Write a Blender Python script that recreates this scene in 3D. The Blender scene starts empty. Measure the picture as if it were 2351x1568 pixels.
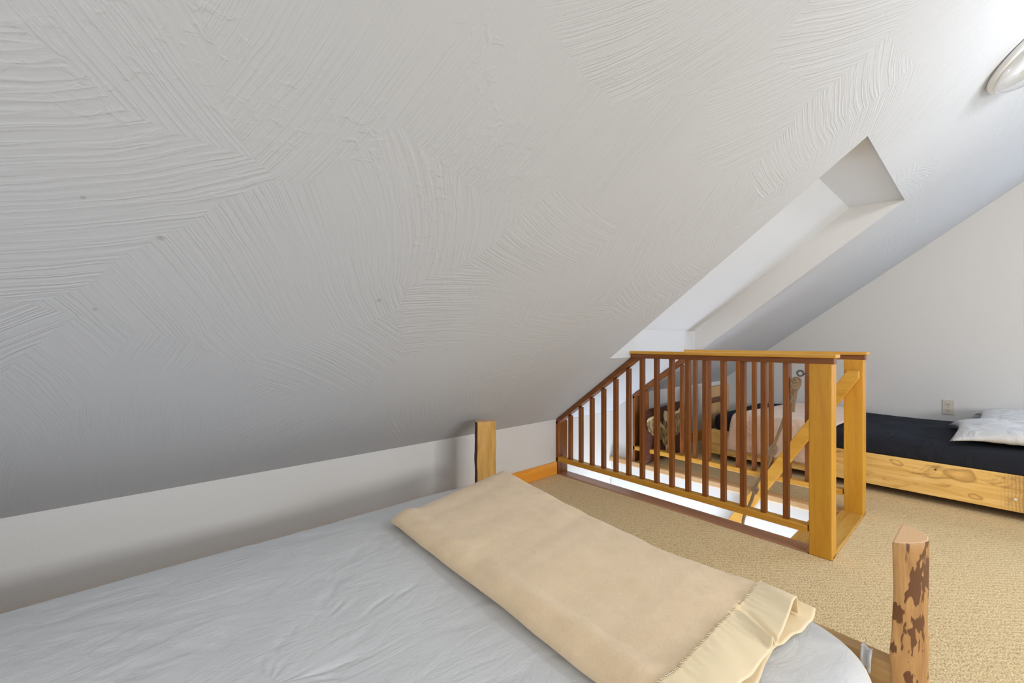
import bpy, bmesh, math, random
from mathutils import Vector, Matrix, noise
S = bpy.context.scene
COL = S.collection
random.seed(4)
PI = math.pi

# ------------------------------------------------------------------ camera, world, lights, exposure
cam_d = bpy.data.cameras.new('camera'); cam = bpy.data.objects.new('camera', cam_d); COL.objects.link(cam)
cam_d.sensor_width = 36.0; cam_d.lens = 961.0/2351.0*36.0
cam_d.shift_y = 2.0/2351.0
cam_d.clip_start = 0.02
cam.location = (0, 0, 0.97)
cam.rotation_euler = (math.radians(90), 0, -math.radians(41.4))
S.camera = cam
S.view_settings.view_transform = 'Standard'; S.view_settings.look = 'None'
S.view_settings.gamma = 1.0; S.view_settings.use_curve_mapping = False
S.view_settings.exposure = 0.75
W = bpy.data.worlds.new('world'); S.world = W; W.use_nodes = True
W.node_tree.nodes['Background'].inputs[0].default_value = (0.72, 0.82, 1.0, 1)
W.node_tree.nodes['Background'].inputs[1].default_value = 1.0

def light(name, kind, loc, power, color=(1, 1, 1), size=0.1, size_y=None, to=None):
    d = bpy.data.lights.new(name, kind); d.energy = power; d.color = color
    if kind == 'AREA':
        d.shape = 'RECTANGLE'; d.size = size; d.size_y = size_y or size
    else:
        d.shadow_soft_size = size
    o = bpy.data.objects.new(name, d); COL.objects.link(o); o.location = loc
    if to is not None:
        o.rotation_euler = (Vector(to)-Vector(loc)).to_track_quat('-Z', 'Y').to_euler()
    return o
# key light under the ridge, added fills (behind, at the gable, opposite), daylight downstairs
light('key_light', 'POINT', (2.05, -0.80, 2.03), 19.0, (0.93, 0.965, 1.0), 0.11)  # source position read off the shadows; its pendant fixture is added
light('back_fill', 'AREA', (-1.86, -0.2, 1.15), 12, (0.90, 0.95, 1.0), 1.5, 1.2, to=(0.5, -0.2, 1.0))  # added soft fill for the room, set at an invented window
light('gable_fill', 'AREA', (4.62, -1.35, 1.35), 16, (0.55, 0.74, 1.0), 0.8, 0.9, to=(3.0, -0.9, 1.3))  # added cool light that tints the slope blue; the gable has no opening
light('opposite_fill', 'AREA', (1.6, -3.2, 1.35), 67, (0.98, 0.975, 0.96), 2.4, 1.0, to=(1.6, 0.5, 0.8))  # added fill that brightens bed and knee wall; no window stands here
light('stair_daylight', 'AREA', (2.36, 1.35, -1.0), 36, (0.70, 0.83, 1.0), 1.1, 1.0, to=(3.0, 1.35, -0.75))
light('stair_daylight_below', 'AREA', (2.7, 1.3, -1.6), 10, (0.80, 0.89, 1.0), 0.55, 1.2, to=(2.7, 1.35, 0))

# ------------------------------------------------------------------ materials
def mat(name):
    m = bpy.data.materials.new(name); m.use_nodes = True
    nt = m.node_tree
    return m, nt, nt.nodes['Principled BSDF']
def N(nt, t, **kw):
    n = nt.nodes.new(t)
    for k, v in kw.items():
        if k.startswith('i_'):
            n.inputs[int(k[2:])].default_value = v
        else:
            setattr(n, k, v)
    return n
def L(nt, a, b): nt.links.new(a, b)
def math_(nt, op, a, b=None, c=None, clamp=False):
    n = nt.nodes.new('ShaderNodeMath'); n.operation = op; n.use_clamp = clamp
    for i, v in enumerate((a, b, c)):
        if v is None: continue
        if isinstance(v, (int, float)): n.inputs[i].default_value = v
        else: nt.links.new(v, n.inputs[i])
    return n.outputs[0]
def vmath(nt, op, a, b=None, scale=None):
    n = nt.nodes.new('ShaderNodeVectorMath'); n.operation = op
    for i, v in enumerate((a, b)):
        if v is None: continue
        if isinstance(v, tuple): n.inputs[i].default_value = v
        else: nt.links.new(v, n.inputs[i])
    if scale is not None: n.inputs['Scale'].default_value = scale
    return n.outputs['Value'] if op in ('LENGTH', 'DISTANCE', 'DOT_PRODUCT') else n.outputs[0]
def noise_(nt, vec, scale, detail=2, rough=0.5, dist=0.0):
    n = nt.nodes.new('ShaderNodeTexNoise'); n.inputs['Scale'].default_value = scale
    n.inputs['Detail'].default_value = detail; n.inputs['Roughness'].default_value = rough
    n.inputs['Distortion'].default_value = dist
    if vec is not None: nt.links.new(vec, n.inputs['Vector'])
    return n
def ramp(nt, fac, stops, interp='LINEAR'):
    n = nt.nodes.new('ShaderNodeValToRGB'); n.color_ramp.interpolation = interp
    e = n.color_ramp.elements
    while len(e) < len(stops): e.new(0.5)
    for i, (p, c) in enumerate(stops):
        e[i].position = p; e[i].color = (c[0], c[1], c[2], 1) if not isinstance(c, (int, float)) else (c, c, c, 1)
    nt.links.new(fac, n.inputs[0]); return n.outputs[0]
def mix(nt, fac, a, b, mode='MIX'):
    n = nt.nodes.new('ShaderNodeMix'); n.data_type = 'RGBA'; n.blend_type = mode
    for s, v in ((0, fac), (6, a), (7, b)):
        if isinstance(v, (int, float)): n.inputs[s].default_value = v
        elif isinstance(v, tuple): n.inputs[s].default_value = (v[0], v[1], v[2], 1)
        else: nt.links.new(v, n.inputs[s])
    return n.outputs[2]
def bump(nt, bsdf, height, strength=0.5, dist=0.01, prev=None):
    n = nt.nodes.new('ShaderNodeBump'); n.inputs['Strength'].default_value = strength
    n.inputs['Distance'].default_value = dist; nt.links.new(height, n.inputs['Height'])
    if prev is not None: nt.links.new(prev, n.inputs['Normal'])
    nt.links.new(n.outputs[0], bsdf.inputs['Normal']); return n.outputs[0]
def oc(nt): return nt.nodes.new('ShaderNodeTexCoord').outputs['Object']
def mapping(nt, vec, scale=(1, 1, 1), rot=(0, 0, 0), loc=(0, 0, 0)):
    n = nt.nodes.new('ShaderNodeMapping'); n.inputs['Scale'].default_value = scale
    n.inputs['Rotation'].default_value = rot; n.inputs['Location'].default_value = loc
    nt.links.new(vec, n.inputs['Vector']); return n.outputs[0]

WHITE = (0.69, 0.68, 0.665)  # warm tint: bounced light is put into the wall colour
PLASTER = (0.530, 0.552, 0.592)  # bluish tint put in to offset warm bounced light on the ceiling
def m_plain(name, col, rough=0.6, bs=0, bscale=200, metallic=0.0, var=0.0):
    m, nt, b = mat(name); b.inputs['Roughness'].default_value = rough; b.inputs['Metallic'].default_value = metallic
    b.inputs['Base Color'].default_value = (*col, 1)
    if bs or var:
        n = noise_(nt, oc(nt), bscale, 3)
        if bs: bump(nt, b, n.outputs[0], bs, 0.002)
        if var:
            n2 = noise_(nt, oc(nt), bscale*0.2, 3)
            L(nt, mix(nt, n2.outputs[0], tuple(c*(1-var) for c in col), tuple(min(1, c*(1+var)) for c in col)), b.inputs['Base Color'])
    return m

def m_comb():
    """white plaster combed in overlapping arcs with a coarse brush"""
    m, nt, b = mat('combed_plaster'); b.inputs['Roughness'].default_value = 0.75
    sp = N(nt, 'ShaderNodeSeparateXYZ'); L(nt, oc(nt), sp.inputs[0])
    cb = N(nt, 'ShaderNodeCombineXYZ'); L(nt, sp.outputs[0], cb.inputs[0]); L(nt, math_(nt, 'MULTIPLY', sp.outputs[1], 1.25), cb.inputs[1])
    p = cb.outputs[0]
    w1 = noise_(nt, p, 1.7, 2)
    d1 = vmath(nt, 'SCALE', vmath(nt, 'SUBTRACT', w1.outputs['Color'], (0.5, 0.5, 0.5)), scale=0.30)
    pv = vmath(nt, 'ADD', p, d1)
    vo = N(nt, 'ShaderNodeTexVoronoi', voronoi_dimensions='2D'); vo.inputs['Scale'].default_value = 2.7; L(nt, pv, vo.inputs['Vector'])
    sc = N(nt, 'ShaderNodeSeparateColor'); L(nt, vo.outputs['Color'], sc.inputs[0])
    off = N(nt, 'ShaderNodeCombineXYZ')
    tha = math_(nt, 'MULTIPLY', sc.outputs[0], 2*PI); rad = math_(nt, 'MULTIPLY_ADD', sc.outputs[1], 1.7, 0.75)
    L(nt, math_(nt, 'MULTIPLY', math_(nt, 'COSINE', tha), rad), off.inputs[0])
    L(nt, math_(nt, 'MULTIPLY', math_(nt, 'SINE', tha), rad), off.inputs[1])
    cen = vmath(nt, 'ADD', vo.outputs['Position'], off.outputs[0])
    w2 = noise_(nt, p, 7.0, 3)
    d2 = vmath(nt, 'SCALE', vmath(nt, 'SUBTRACT', w2.outputs['Color'], (0.5, 0.5, 0.5)), scale=0.016)
    d = vmath(nt, 'SUBTRACT', vmath(nt, 'ADD', p, d2), cen)
    sd = N(nt, 'ShaderNodeSeparateXYZ'); L(nt, d, sd.inputs[0])
    ln = math_(nt, 'SQRT', math_(nt, 'ADD', math_(nt, 'POWER', sd.outputs[0], 2.0), math_(nt, 'POWER', sd.outputs[1], 2.0)))
    an = math_(nt, 'ARCTAN2', sd.outputs[1], sd.outputs[0])
    q = N(nt, 'ShaderNodeCombineXYZ')
    L(nt, math_(nt, 'MULTIPLY', ln, math_(nt, 'MULTIPLY_ADD', sc.outputs[2], 75.0, 62.0)), q.inputs[0])
    L(nt, math_(nt, 'MULTIPLY', an, 3.2), q.inputs[1])
    L(nt, math_(nt, 'MULTIPLY', sc.outputs[2], 57.0), q.inputs[2])
    cn = noise_(nt, q.outputs[0], 1.0, 1.5, 0.55)
    ridge = math_(nt, 'POWER', math_(nt, 'SUBTRACT', 1.0, math_(nt, 'MULTIPLY', math_(nt, 'ABSOLUTE', math_(nt, 'SUBTRACT', cn.outputs[0], 0.52)), 5.0), clamp=True), 2.0)
    mk = ramp(nt, noise_(nt, p, 2.3, 2).outputs[0], [(0.36, 0.28), (0.60, 1.0)])
    h = math_(nt, 'MULTIPLY', ridge, mk)
    fine = noise_(nt, p, 170, 2)
    h2 = math_(nt, 'ADD', h, math_(nt, 'MULTIPLY', fine.outputs[0], 0.22))
    # lumps where the brush was lifted
    lump = ramp(nt, noise_(nt, p, 34, 3, 0.6, 0.8).outputs[0], [(0.52, 0.0), (0.66, 1.0)])
    lm = ramp(nt, noise_(nt, mapping(nt, p, loc=(7, 3, 1)), 2.6, 2).outputs[0], [(0.57, 0.0), (0.70, 0.8)])
    h3 = math_(nt, 'ADD', h2, math_(nt, 'MULTIPLY', lump, lm))
    bump(nt, b, h3, 0.60, 0.0016)
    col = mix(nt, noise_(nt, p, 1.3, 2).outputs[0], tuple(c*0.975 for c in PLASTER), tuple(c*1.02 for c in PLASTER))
    for (x, y, r) in ((0.028, 1.344, 0.009), (-0.077, 1.274, 0.005), (-0.078, 1.567, 0.006), (0.521, 1.479, 0.010)):
        ds = vmath(nt, 'DISTANCE', vmath(nt, 'ADD', p, d2), (x, y, 0.0))
        f = ramp(nt, math_(nt, 'DIVIDE', ds, r), [(0.35, 0.55), (1.0, 0.0)])
        col = mix(nt, f, col, (0.30, 0.29, 0.30))
    L(nt, col, b.inputs['Base Color'])
    return m

def m_wood(name, c1, c2, axis='z', scale=1.0, rough=0.42, contrast=(0.35, 0.68), knots=False):
    m, nt, b = mat(name); b.inputs['Roughness'].default_value = rough
    s = {'x': (1.2, 14, 14), 'y': (14, 1.2, 14), 'z': (14, 14, 1.2)}[axis]
    c = oc(nt)
    n1 = noise_(nt, mapping(nt, c, scale=tuple(v*scale for v in s)), 1.6, 4, 0.6, 0.6)
    n2 = noise_(nt, mapping(nt, c, scale=tuple(v*scale*5 for v in s)), 2.0, 2, 0.6)
    f = math_(nt, 'ADD', math_(nt, 'MULTIPLY', n1.outputs[0], 0.72), math_(nt, 'MULTIPLY', n2.outputs[0], 0.28))
    col = ramp(nt, f, [(contrast[0], c1), (contrast[1], c2)])
    L(nt, col, b.inputs['Base Color'])
    bump(nt, b, n2.outputs[0], 0.12, 0.001)
    return m

def m_bed_board():
    m, nt, b = mat('knotty_pine_board'); b.inputs['Roughness'].default_value = 0.5
    c = oc(nt)
    n1 = noise_(nt, mapping(nt, c, scale=(6, 1.6, 22)), 1.8, 4, 0.6, 0.9)
    col = ramp(nt, n1.outputs[0], [(0.3, (0.72, 0.40, 0.09)), (0.55, (0.93, 0.60, 0.19)), (0.75, (0.97, 0.70, 0.30))])
    n2 = noise_(nt, mapping(nt, c, scale=(3, 3.2, 9)), 1.5, 4, 0.6, 1.2)
    st = ramp(nt, n2.outputs[0], [(0.56, 0.0), (0.70, 0.75)])
    col = mix(nt, st, col, (0.30, 0.12, 0.025))
    # darker saw-marked end
    sp = N(nt, 'ShaderNodeSeparateXYZ'); L(nt, c, sp.inputs[0])
    saw = N(nt, 'ShaderNodeTexWave', wave_type='BANDS', bands_direction='Y'); saw.inputs['Scale'].default_value = 24; saw.inputs['Distortion'].default_value = 2.5; saw.inputs['Detail'].default_value = 3
    L(nt, c, saw.inputs['Vector'])
    e = math_(nt, 'MULTIPLY', math_(nt, 'SUBTRACT', -0.43, sp.outputs[1]), 10.0, clamp=True)
    col = mix(nt, math_(nt, 'MULTIPLY', e, math_(nt, 'MULTIPLY_ADD', saw.outputs[1], 0.35, 0.3)), col, (0.24, 0.115, 0.045))
    for (y, z, r) in ((-0.197, 0.210, 0.0055),):
        ds = vmath(nt, 'DISTANCE', mapping(nt, c, scale=(0, 1, 1)), (0, y, z))
        col = mix(nt, ramp(nt, math_(nt, 'DIVIDE', ds, r), [(0.75, 1.0), (1.0, 0.0)]), col, (0.012, 0.008, 0.006))
    dc = vmath(nt, 'ADD', c, vmath(nt, 'SCALE', vmath(nt, 'SUBTRACT', noise_(nt, c, 9, 2).outputs['Color'], (0.5, 0.5, 0.5)), scale=0.07))
    for (y, z, r) in ((-0.30, 0.205, 0.045), (-0.02, 0.215, 0.016), (-0.36, 0.10, 0.02)):
        ds = vmath(nt, 'DISTANCE', mapping(nt, dc, scale=(0, 0.6, 1)), (0, y*0.6, z))
        col = mix(nt, ramp(nt, math_(nt, 'DIVIDE', ds, r), [(0.3, 0.0), (0.8, 0.55), (1.0, 0.0)]), col, (0.30, 0.12, 0.02))
    L(nt, col, b.inputs['Base Color'])
    return m

def m_log(name, base1, base2, bark, amount):
    m, nt, b = mat(name); b.inputs['Roughness'].default_value = 0.5
    c = oc(nt)
    n1 = noise_(nt, mapping(nt, c, scale=(20, 20, 3)), 2.0, 4, 0.6, 0.5)
    col = ramp(nt, n1.outputs[0], [(0.3, base1), (0.7, base2)])
    n2 = noise_(nt, mapping(nt, c, scale=(21, 21, 8.0), loc=(0.4, 0.2, 0.1)), 1.55, 3, 0.55, 0.4)
    k = ramp(nt, n2.outputs[0], [(amount, 0.0), (amount+0.022, 1.0)])
    col = mix(nt, k, col, mix(nt, n1.outputs[0], bark, tuple(v*1.5 for v in bark)))
    L(nt, col, b.inputs['Base Color'])
    bump(nt, b, math_(nt, 'SUBTRACT', n1.outputs[0], math_(nt, 'MULTIPLY', k, 0.3)), 0.4, 0.004)
    return m

def m_endgrain():
    m, nt, b = mat('log_end_grain'); b.inputs['Roughness'].default_value = 0.55
    c = oc(nt)
    w = N(nt, 'ShaderNodeTexWave', wave_type='RINGS', rings_direction='Z'); w.inputs['Scale'].default_value = 48; w.inputs['Distortion'].default_value = 1.6
    w.inputs['Detail'].default_value = 2
    L(nt, mapping(nt, c, loc=(-0.955, 0.835, 0)), w.inputs['Vector'])
    L(nt, ramp(nt, w.outputs[1], [(0.0, (0.72, 0.44, 0.22)), (0.6, (0.80, 0.54, 0.31)), (1.0, (0.60, 0.33, 0.14))]), b.inputs['Base Color'])
    return m

def m_carpet():
    m, nt, b = mat('berber_carpet'); b.inputs['Roughness'].default_value = 0.95
    c = oc(nt)
    v = N(nt, 'ShaderNodeTexVoronoi'); v.inputs['Scale'].default_value = 190; L(nt, c, v.inputs['Vector'])
    n = noise_(nt, c, 230, 2)
    z = N(nt, 'ShaderNodeTexWave', wave_type='BANDS', bands_direction='DIAGONAL'); z.inputs['Scale'].default_value = 22; z.inputs['Distortion'].default_value = 3.0; z.inputs['Detail'].default_value = 2
    L(nt, mapping(nt, c, scale=(1, 1, 0)), z.inputs['Vector'])
    f = math_(nt, 'ADD', math_(nt, 'MULTIPLY', n.outputs[0], 0.6), math_(nt, 'MULTIPLY', v.outputs['Distance'], 0.5))
    col = ramp(nt, f, [(0.38, (0.86, 0.69, 0.43)), (0.55, (0.77, 0.585, 0.32)), (0.8, (0.50, 0.35, 0.16))])
    col = mix(nt, math_(nt, 'MULTIPLY', z.outputs[1], 0.16), col, (0.50, 0.36, 0.18))
    L(nt, col, b.inputs['Base Color'])
    h = math_(nt, 'SUBTRACT', 1.0, math_(nt, 'ADD', v.outputs['Distance'], math_(nt, 'MULTIPLY', z.outputs[1], 0.4)))
    bump(nt, b, h, 0.6, 0.003)
    return m

def m_fabric(name, col, weave=900, rough=0.9, wr=0.35, wscale=5, sheen=0.2, fine=0.2, stretch=(1, 1, 1), wr2=0.0):
    m, nt, b = mat(name); b.inputs['Roughness'].default_value = rough
    b.inputs['Sheen Weight'].default_value = sheen
    c = oc(nt)
    a = noise_(nt, mapping(nt, c, scale=stretch), wscale, 4, 0.55, 1.2)
    f = noise_(nt, c, weave, 2)
    r = math_(nt, 'ABSOLUTE', math_(nt, 'SUBTRACT', a.outputs[0], 0.5))
    n1 = bump(nt, b, r, wr, 0.05)
    if wr2:
        a2 = noise_(nt, mapping(nt, c, scale=(1, 1.7, 1), rot=(0, 0, 0.5)), 13, 3, 0.5, 1.6)
        r2 = math_(nt, 'MINIMUM', math_(nt, 'ABSOLUTE', math_(nt, 'SUBTRACT', a2.outputs[0], 0.5)), 0.05)
        n1 = bump(nt, b, r2, wr2, 0.012, prev=n1)
    bump(nt, b, f.outputs[0], fine, 0.001, prev=n1)
    v = noise_(nt, c, 3, 3)
    L(nt, mix(nt, v.outputs[0], tuple(x*0.94 for x in col), tuple(min(1, x*1.05) for x in col)), b.inputs['Base Color'])
    return m

def m_wool():
    m, nt, b = mat('wool_blanket'); b.inputs['Roughness'].default_value = 1.0; b.inputs['Sheen Weight'].default_value = 0.35
    c = oc(nt)
    n = noise_(nt, c, 420, 3, 0.7); n2 = noise_(nt, c, 16, 4, 0.6)
    f = math_(nt, 'ADD', math_(nt, 'MULTIPLY', n.outputs[0], 0.5), math_(nt, 'MULTIPLY', n2.outputs[0], 0.5))
    L(nt, ramp(nt, f, [(0.3, (0.80, 0.59, 0.345)), (0.7, (0.95, 0.73, 0.48))]), b.inputs['Base Color'])
    n3 = noise_(nt, c, 30, 3, 0.6)
    a = bump(nt, b, n3.outputs[0], 0.35, 0.006)
    bump(nt, b, n.outputs[0], 0.6, 0.002, prev=a)
    return m

M = {}
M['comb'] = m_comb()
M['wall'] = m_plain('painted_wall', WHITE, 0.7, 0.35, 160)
M['soffit'] = m_plain('smooth_ceiling_paint', (0.60, 0.62, 0.65), 0.7, 0.3, 160)
M['carpet'] = m_carpet()
M['fir'] = m_wood('golden_fir', (0.56, 0.25, 0.016), (0.70, 0.36, 0.035), 'z', 1.0, 0.4)
M['fir_y'] = m_wood('golden_fir_rail', (0.56, 0.26, 0.025), (0.72, 0.38, 0.055), 'y', 1.0, 0.4)
M['fir_x'] = m_wood('golden_fir_board', (0.48, 0.24, 0.04), (0.68, 0.40, 0.09), 'x', 1.2, 0.35)
M['pine_y'] = m_wood('pale_fir_nosing', (0.50, 0.29, 0.12), (0.66, 0.43, 0.22), 'y', 1.0, 0.4)
M['base'] = m_wood('orange_baseboard', (0.78, 0.30, 0.025), (0.90, 0.40, 0.05), 'x', 1.0, 0.4)
M['mahog'] = m_wood('reddish_mahogany', (0.160, 0.044, 0.006), (0.30, 0.098, 0.012), 'z', 1.0, 0.38)
M['mahog_y'] = m_wood('reddish_mahogany_rail', (0.15, 0.042, 0.006), (0.27, 0.088, 0.013), 'y', 1.0, 0.38)
M['mahog_trim'] = m_wood('worn_mahogany_nosing', (0.32, 0.155, 0.085), (0.50, 0.26, 0.15), 'y', 0.8, 0.33)
M['panel'] = m_wood('pale_cabinet_wood', (0.42, 0.24, 0.095), (0.56, 0.35, 0.16), 'z', 1.0, 0.45)
M['dark_wood'] = m_wood('dark_cabinet_wood', (0.10, 0.038, 0.018), (0.17, 0.07, 0.033), 'x', 1.0, 0.45)
M['board'] = m_bed_board()
M['bedinner'] = m_wood('bed_frame_wood', (0.30, 0.15, 0.05), (0.46, 0.26, 0.10), 'y', 1.0, 0.5)
M['footrail'] = m_wood('foot_rail_wood', (0.46, 0.25, 0.09), (0.66, 0.42, 0.17), 'y', 1.0, 0.5)
M['bark'] = m_log('peeled_log_with_bark', (0.34, 0.165, 0.055), (0.56, 0.32, 0.125), (0.105, 0.038, 0.012), 0.525)
M['slab'] = m_log('sawn_log_face', (0.46, 0.24, 0.05), (0.64, 0.38, 0.11), (0.30, 0.13, 0.03), 0.66)
M['barkdark'] = m_plain('dark_bark', (0.10, 0.035, 0.015), 0.8, 0.6, 60)
M['endgrain'] = m_endgrain()
M['sheet'] = m_fabric('grey_sheet', (0.665, 0.672, 0.672), 700, 0.8, 0.16, 4.0, 0.12, 0.12, (0.8, 1.6, 1), 0.45)
M['black'] = m_fabric('black_sheet', (0.024, 0.027, 0.036), 600, 1.0, 0.6, 4.0, 0.0, 0.3)
M['black'].node_tree.nodes['Principled BSDF'].inputs['Specular IOR Level'].default_value = 0.15
M['pink'] = m_fabric('peach_blanket', (0.82, 0.59, 0.44), 500, 0.95, 0.3, 6.0, 0.3, 0.3)
M['pillow'] = m_fabric('white_pillow', (0.62, 0.62, 0.625), 600, 0.85, 0.5, 5.0, 0.2, 0.2)
M['wool'] = m_wool()
M['satin'] = m_fabric('cream_satin', (0.95, 0.78, 0.50), 1500, 0.38, 0.03, 5.0, 0.2, 0.05, (1, 2.2, 1))
M['thread'] = m_plain('cream_thread', (0.86, 0.74, 0.52), 0.6)
M['rope'] = m_plain('manila_rope', (0.56, 0.42, 0.27), 0.9, 0.8, 500, var=0.15)
M['steel'] = m_plain('dull_steel', (0.22, 0.21, 0.20), 0.4, metallic=0.9)
M['plate'] = m_plain('ivory_plastic', (0.60, 0.545, 0.46), 0.35)
M['slot'] = m_plain('dark_slot', (0.05, 0.04, 0.035), 0.6)
M['enamel'] = m_plain('white_enamel', (0.80, 0.80, 0.79), 0.25)
M['brass'] = m_plain('brass', (0.55, 0.38, 0.14), 0.3, metallic=0.9)
M['cush'] = m_fabric('dark_brown_fleece', (0.085, 0.026, 0.014), 400, 1.0, 0.5, 6, 0.0, 0.5)
M['cream'] = m_plain('cream_print', (0.62, 0.49, 0.27), 0.9, 0.3, 300, var=0.2)
def m_feather():
    m, nt, b = mat('feather_print'); b.inputs['Roughness'].default_value = 0.95
    n = noise_(nt, mapping(nt, oc(nt), scale=(90, 1, 22), rot=(0, 0.5, 0)), 1.0, 3, 0.6, 0.6)
    L(nt, ramp(nt, n.outputs[0], [(0.42, (0.075, 0.035, 0.018)), (0.52, (0.34, 0.24, 0.10)), (0.7, (0.55, 0.42, 0.20))]), b.inputs['Base Color'])
    return m
M['feather'] = m_feather()
g, nt, b = mat('clear_glass'); b.inputs['Transmission Weight'].default_value = 1.0; b.inputs['Roughness'].default_value = 0.02; b.inputs['IOR'].default_value = 1.35
b.inputs['Base Color'].default_value = (0.97, 0.97, 0.97, 1); M['glass'] = g

# ------------------------------------------------------------------ mesh helpers
class MB:
    def __init__(s): s.v = []; s.f = []; s.m = []
    def add(s, vs, fs, mi=0):
        o = len(s.v); s.v += [tuple(v) for v in vs]
        for f in fs: s.f.append([i+o for i in f]); s.m.append(mi)
        return s
    def box(s, x0, x1, y0, y1, z0, z1, mi=0):
        vs = [(x, y, z) for z in (z0, z1) for (x, y) in ((x0, y0), (x1, y0), (x1, y1), (x0, y1))]
        return s.add(vs, [(3, 2, 1, 0), (4, 5, 6, 7), (0, 1, 5, 4), (1, 2, 6, 5), (2, 3, 7, 6), (3, 0, 4, 7)], mi)
    def prism(s, poly, ext, mi=0):
        """poly: list of 3D points (one planar loop); ext: extrusion vector"""
        n = len(poly); e = Vector(ext)
        vs = [Vector(p) for p in poly] + [Vector(p)+e for p in poly]
        fs = [list(range(n-1, -1, -1)), list(range(n, 2*n))] + [(i, (i+1) % n, n+(i+1) % n, n+i) for i in range(n)]
        return s.add(vs, fs, mi)
    def tube(s, pts, r, seg=8, mi=0, close=False):
        pts = [Vector(p) for p in pts]; n = len(pts); rings = []
        up = Vector((0.13, 0.27, 0.95)).normalized(); prev = None
        for i, p in enumerate(pts):
            if close: t = pts[(i+1) % n]-pts[i-1]
            else: t = pts[min(i+1, n-1)]-pts[max(i-1, 0)]
            t.normalize()
            if prev is None: a = t.orthogonal().normalized()
            else: a = (prev-t*prev.dot(t)).normalized()
            prev = a; bb = t.cross(a)
            rr = r(i/(n-1)) if callable(r) else r
            rings.append([p+(a*math.cos(k*2*PI/seg)+bb*math.sin(k*2*PI/seg))*rr for k in range(seg)])
        vs = [v for ring in rings for v in ring]
        fs = []
        for i in range(n if close else n-1):
            j = (i+1) % n
            for k in range(seg): fs.append((i*seg+k, i*seg+(k+1) % seg, j*seg+(k+1) % seg, j*seg+k))
        if not close: fs += [list(range(seg-1, -1, -1)), [(n-1)*seg+k for k in range(seg)]]
        return s.add(vs, fs, mi)
    def grid(s, nu, nv, fn, mi=0, wrap_u=False):
        vs = [fn(i/(nu if wrap_u else nu-1), j/(nv-1)) for j in range(nv) for i in range(nu)]
        fs = []
        for j in range(nv-1):
            for i in range(nu if wrap_u else nu-1):
                a = j*nu+i; b = j*nu+(i+1) % nu
                fs.append((a, b, b+nu, a+nu))
        return s.add(vs, fs, mi)
    def lathe(s, prof, seg, frame, mi=0):
        """prof: (r, h) pairs; frame: Matrix 4x4 with axis z"""
        vs = [frame @ Vector((r*math.cos(k*2*PI/seg), r*math.sin(k*2*PI/seg), h)) for (r, h) in prof for k in range(seg)]
        fs = [(i*seg+k, i*seg+(k+1) % seg, (i+1)*seg+(k+1) % seg, (i+1)*seg+k) for i in range(len(prof)-1) for k in range(seg)]
        return s.add(vs, fs, mi)
    def build(s, name, mats, parent=None, origin=None, smooth=False, bevel=0, recalc=True):
        if not isinstance(mats, (list, tuple)): mats = [mats]
        if parent is not None:
            par_o = parent['_o']; origin = par_o
        else:
            origin = origin if origin is not None else (0, 0, 0)
        O = Vector(origin)
        me = bpy.data.meshes.new(name); me.from_pydata([Vector(v)-O for v in s.v], [], s.f)
        for m_ in mats: me.materials.append(m_)
        for p, mi in zip(me.polygons, s.m): p.material_index = mi; p.use_smooth = smooth
        if recalc:
            bm = bmesh.new(); bm.from_mesh(me); bmesh.ops.recalc_face_normals(bm, faces=bm.faces); bm.to_mesh(me); bm.free()
        me.update()
        o = bpy.data.objects.new(name, me); COL.objects.link(o)
        if parent is not None: o.parent = parent
        else: o.location = O
        o['_o'] = list(O)
        if bevel:
            bv = o.modifiers.new('bevel', 'BEVEL'); bv.width = bevel; bv.segments = 2; bv.limit_method = 'ANGLE'; bv.angle_limit = 0.6
        return o
def B(*a): return MB().box(*a)
def thing(name, label, cat, loc, group=None):
    o = bpy.data.objects.new(name, None); COL.objects.link(o); o.location = loc; o.empty_display_size = 0.1
    o['_o'] = list(loc); o['label'] = label; o['category'] = cat
    if group: o['group'] = group
    return o
def tag(o, label, cat, group=None, kind=None):
    o['label'] = label; o['category'] = cat
    if group: o['group'] = group
    if kind: o['kind'] = kind
    return o
def struct(o, label=None, cat=None):
    o['kind'] = 'structure'
    if label: o['label'] = label
    if cat: o['category'] = cat
    return o
def fbm(x, y, z=0.0, o=3):
    return noise.fractal(Vector((x, y, z)), 1.0, 2.0, o)
def sub(o, n=1):
    m = o.modifiers.new('subdivision', 'SUBSURF'); m.levels = n; m.render_levels = n
    return o

# ------------------------------------------------------------------ the room shell
YK, ZK, TP = 2.106, 0.401, 0.75
GX, BX = 4.68, -1.90          # gable wall, back wall
RY = -1.30                    # ridge
def P1(y): return ZK+TP*(YK-y)
ZR = P1(RY)
YN = 2*RY-YK                  # opposite knee wall
SX0, SX1 = 2.40, 3.0          # stair opening, y 0.54 .. 2.13
YS0, YS1, YF = 0.545, 2.13, 1.90
HX0, HX1, HY0, HY1 = 2.07, 3.16, 0.30, 1.474    # raised ceiling over the stair

mb = MB()
def q(x0, x1, y0, y1): mb.add([(x0, y0, P1(y0)), (x1, y0, P1(y0)), (x1, y1, P1(y1)), (x0, y1, P1(y1))], [(0, 1, 2, 3)])
q(BX, HX0, RY, YK+.03); q(HX0, HX1, RY, HY0); q(HX0, HX1, HY1, YK+.03); q(HX1, GX, RY, YK+.03)
mb.add([(BX, RY, ZR), (GX, RY, ZR), (GX, YN, ZK), (BX, YN, ZK)], [(0, 1, 2, 3)])
struct(mb.build('ceiling', M['comb'], recalc=False), 'white combed plaster sloping ceiling', 'ceiling')
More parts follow.
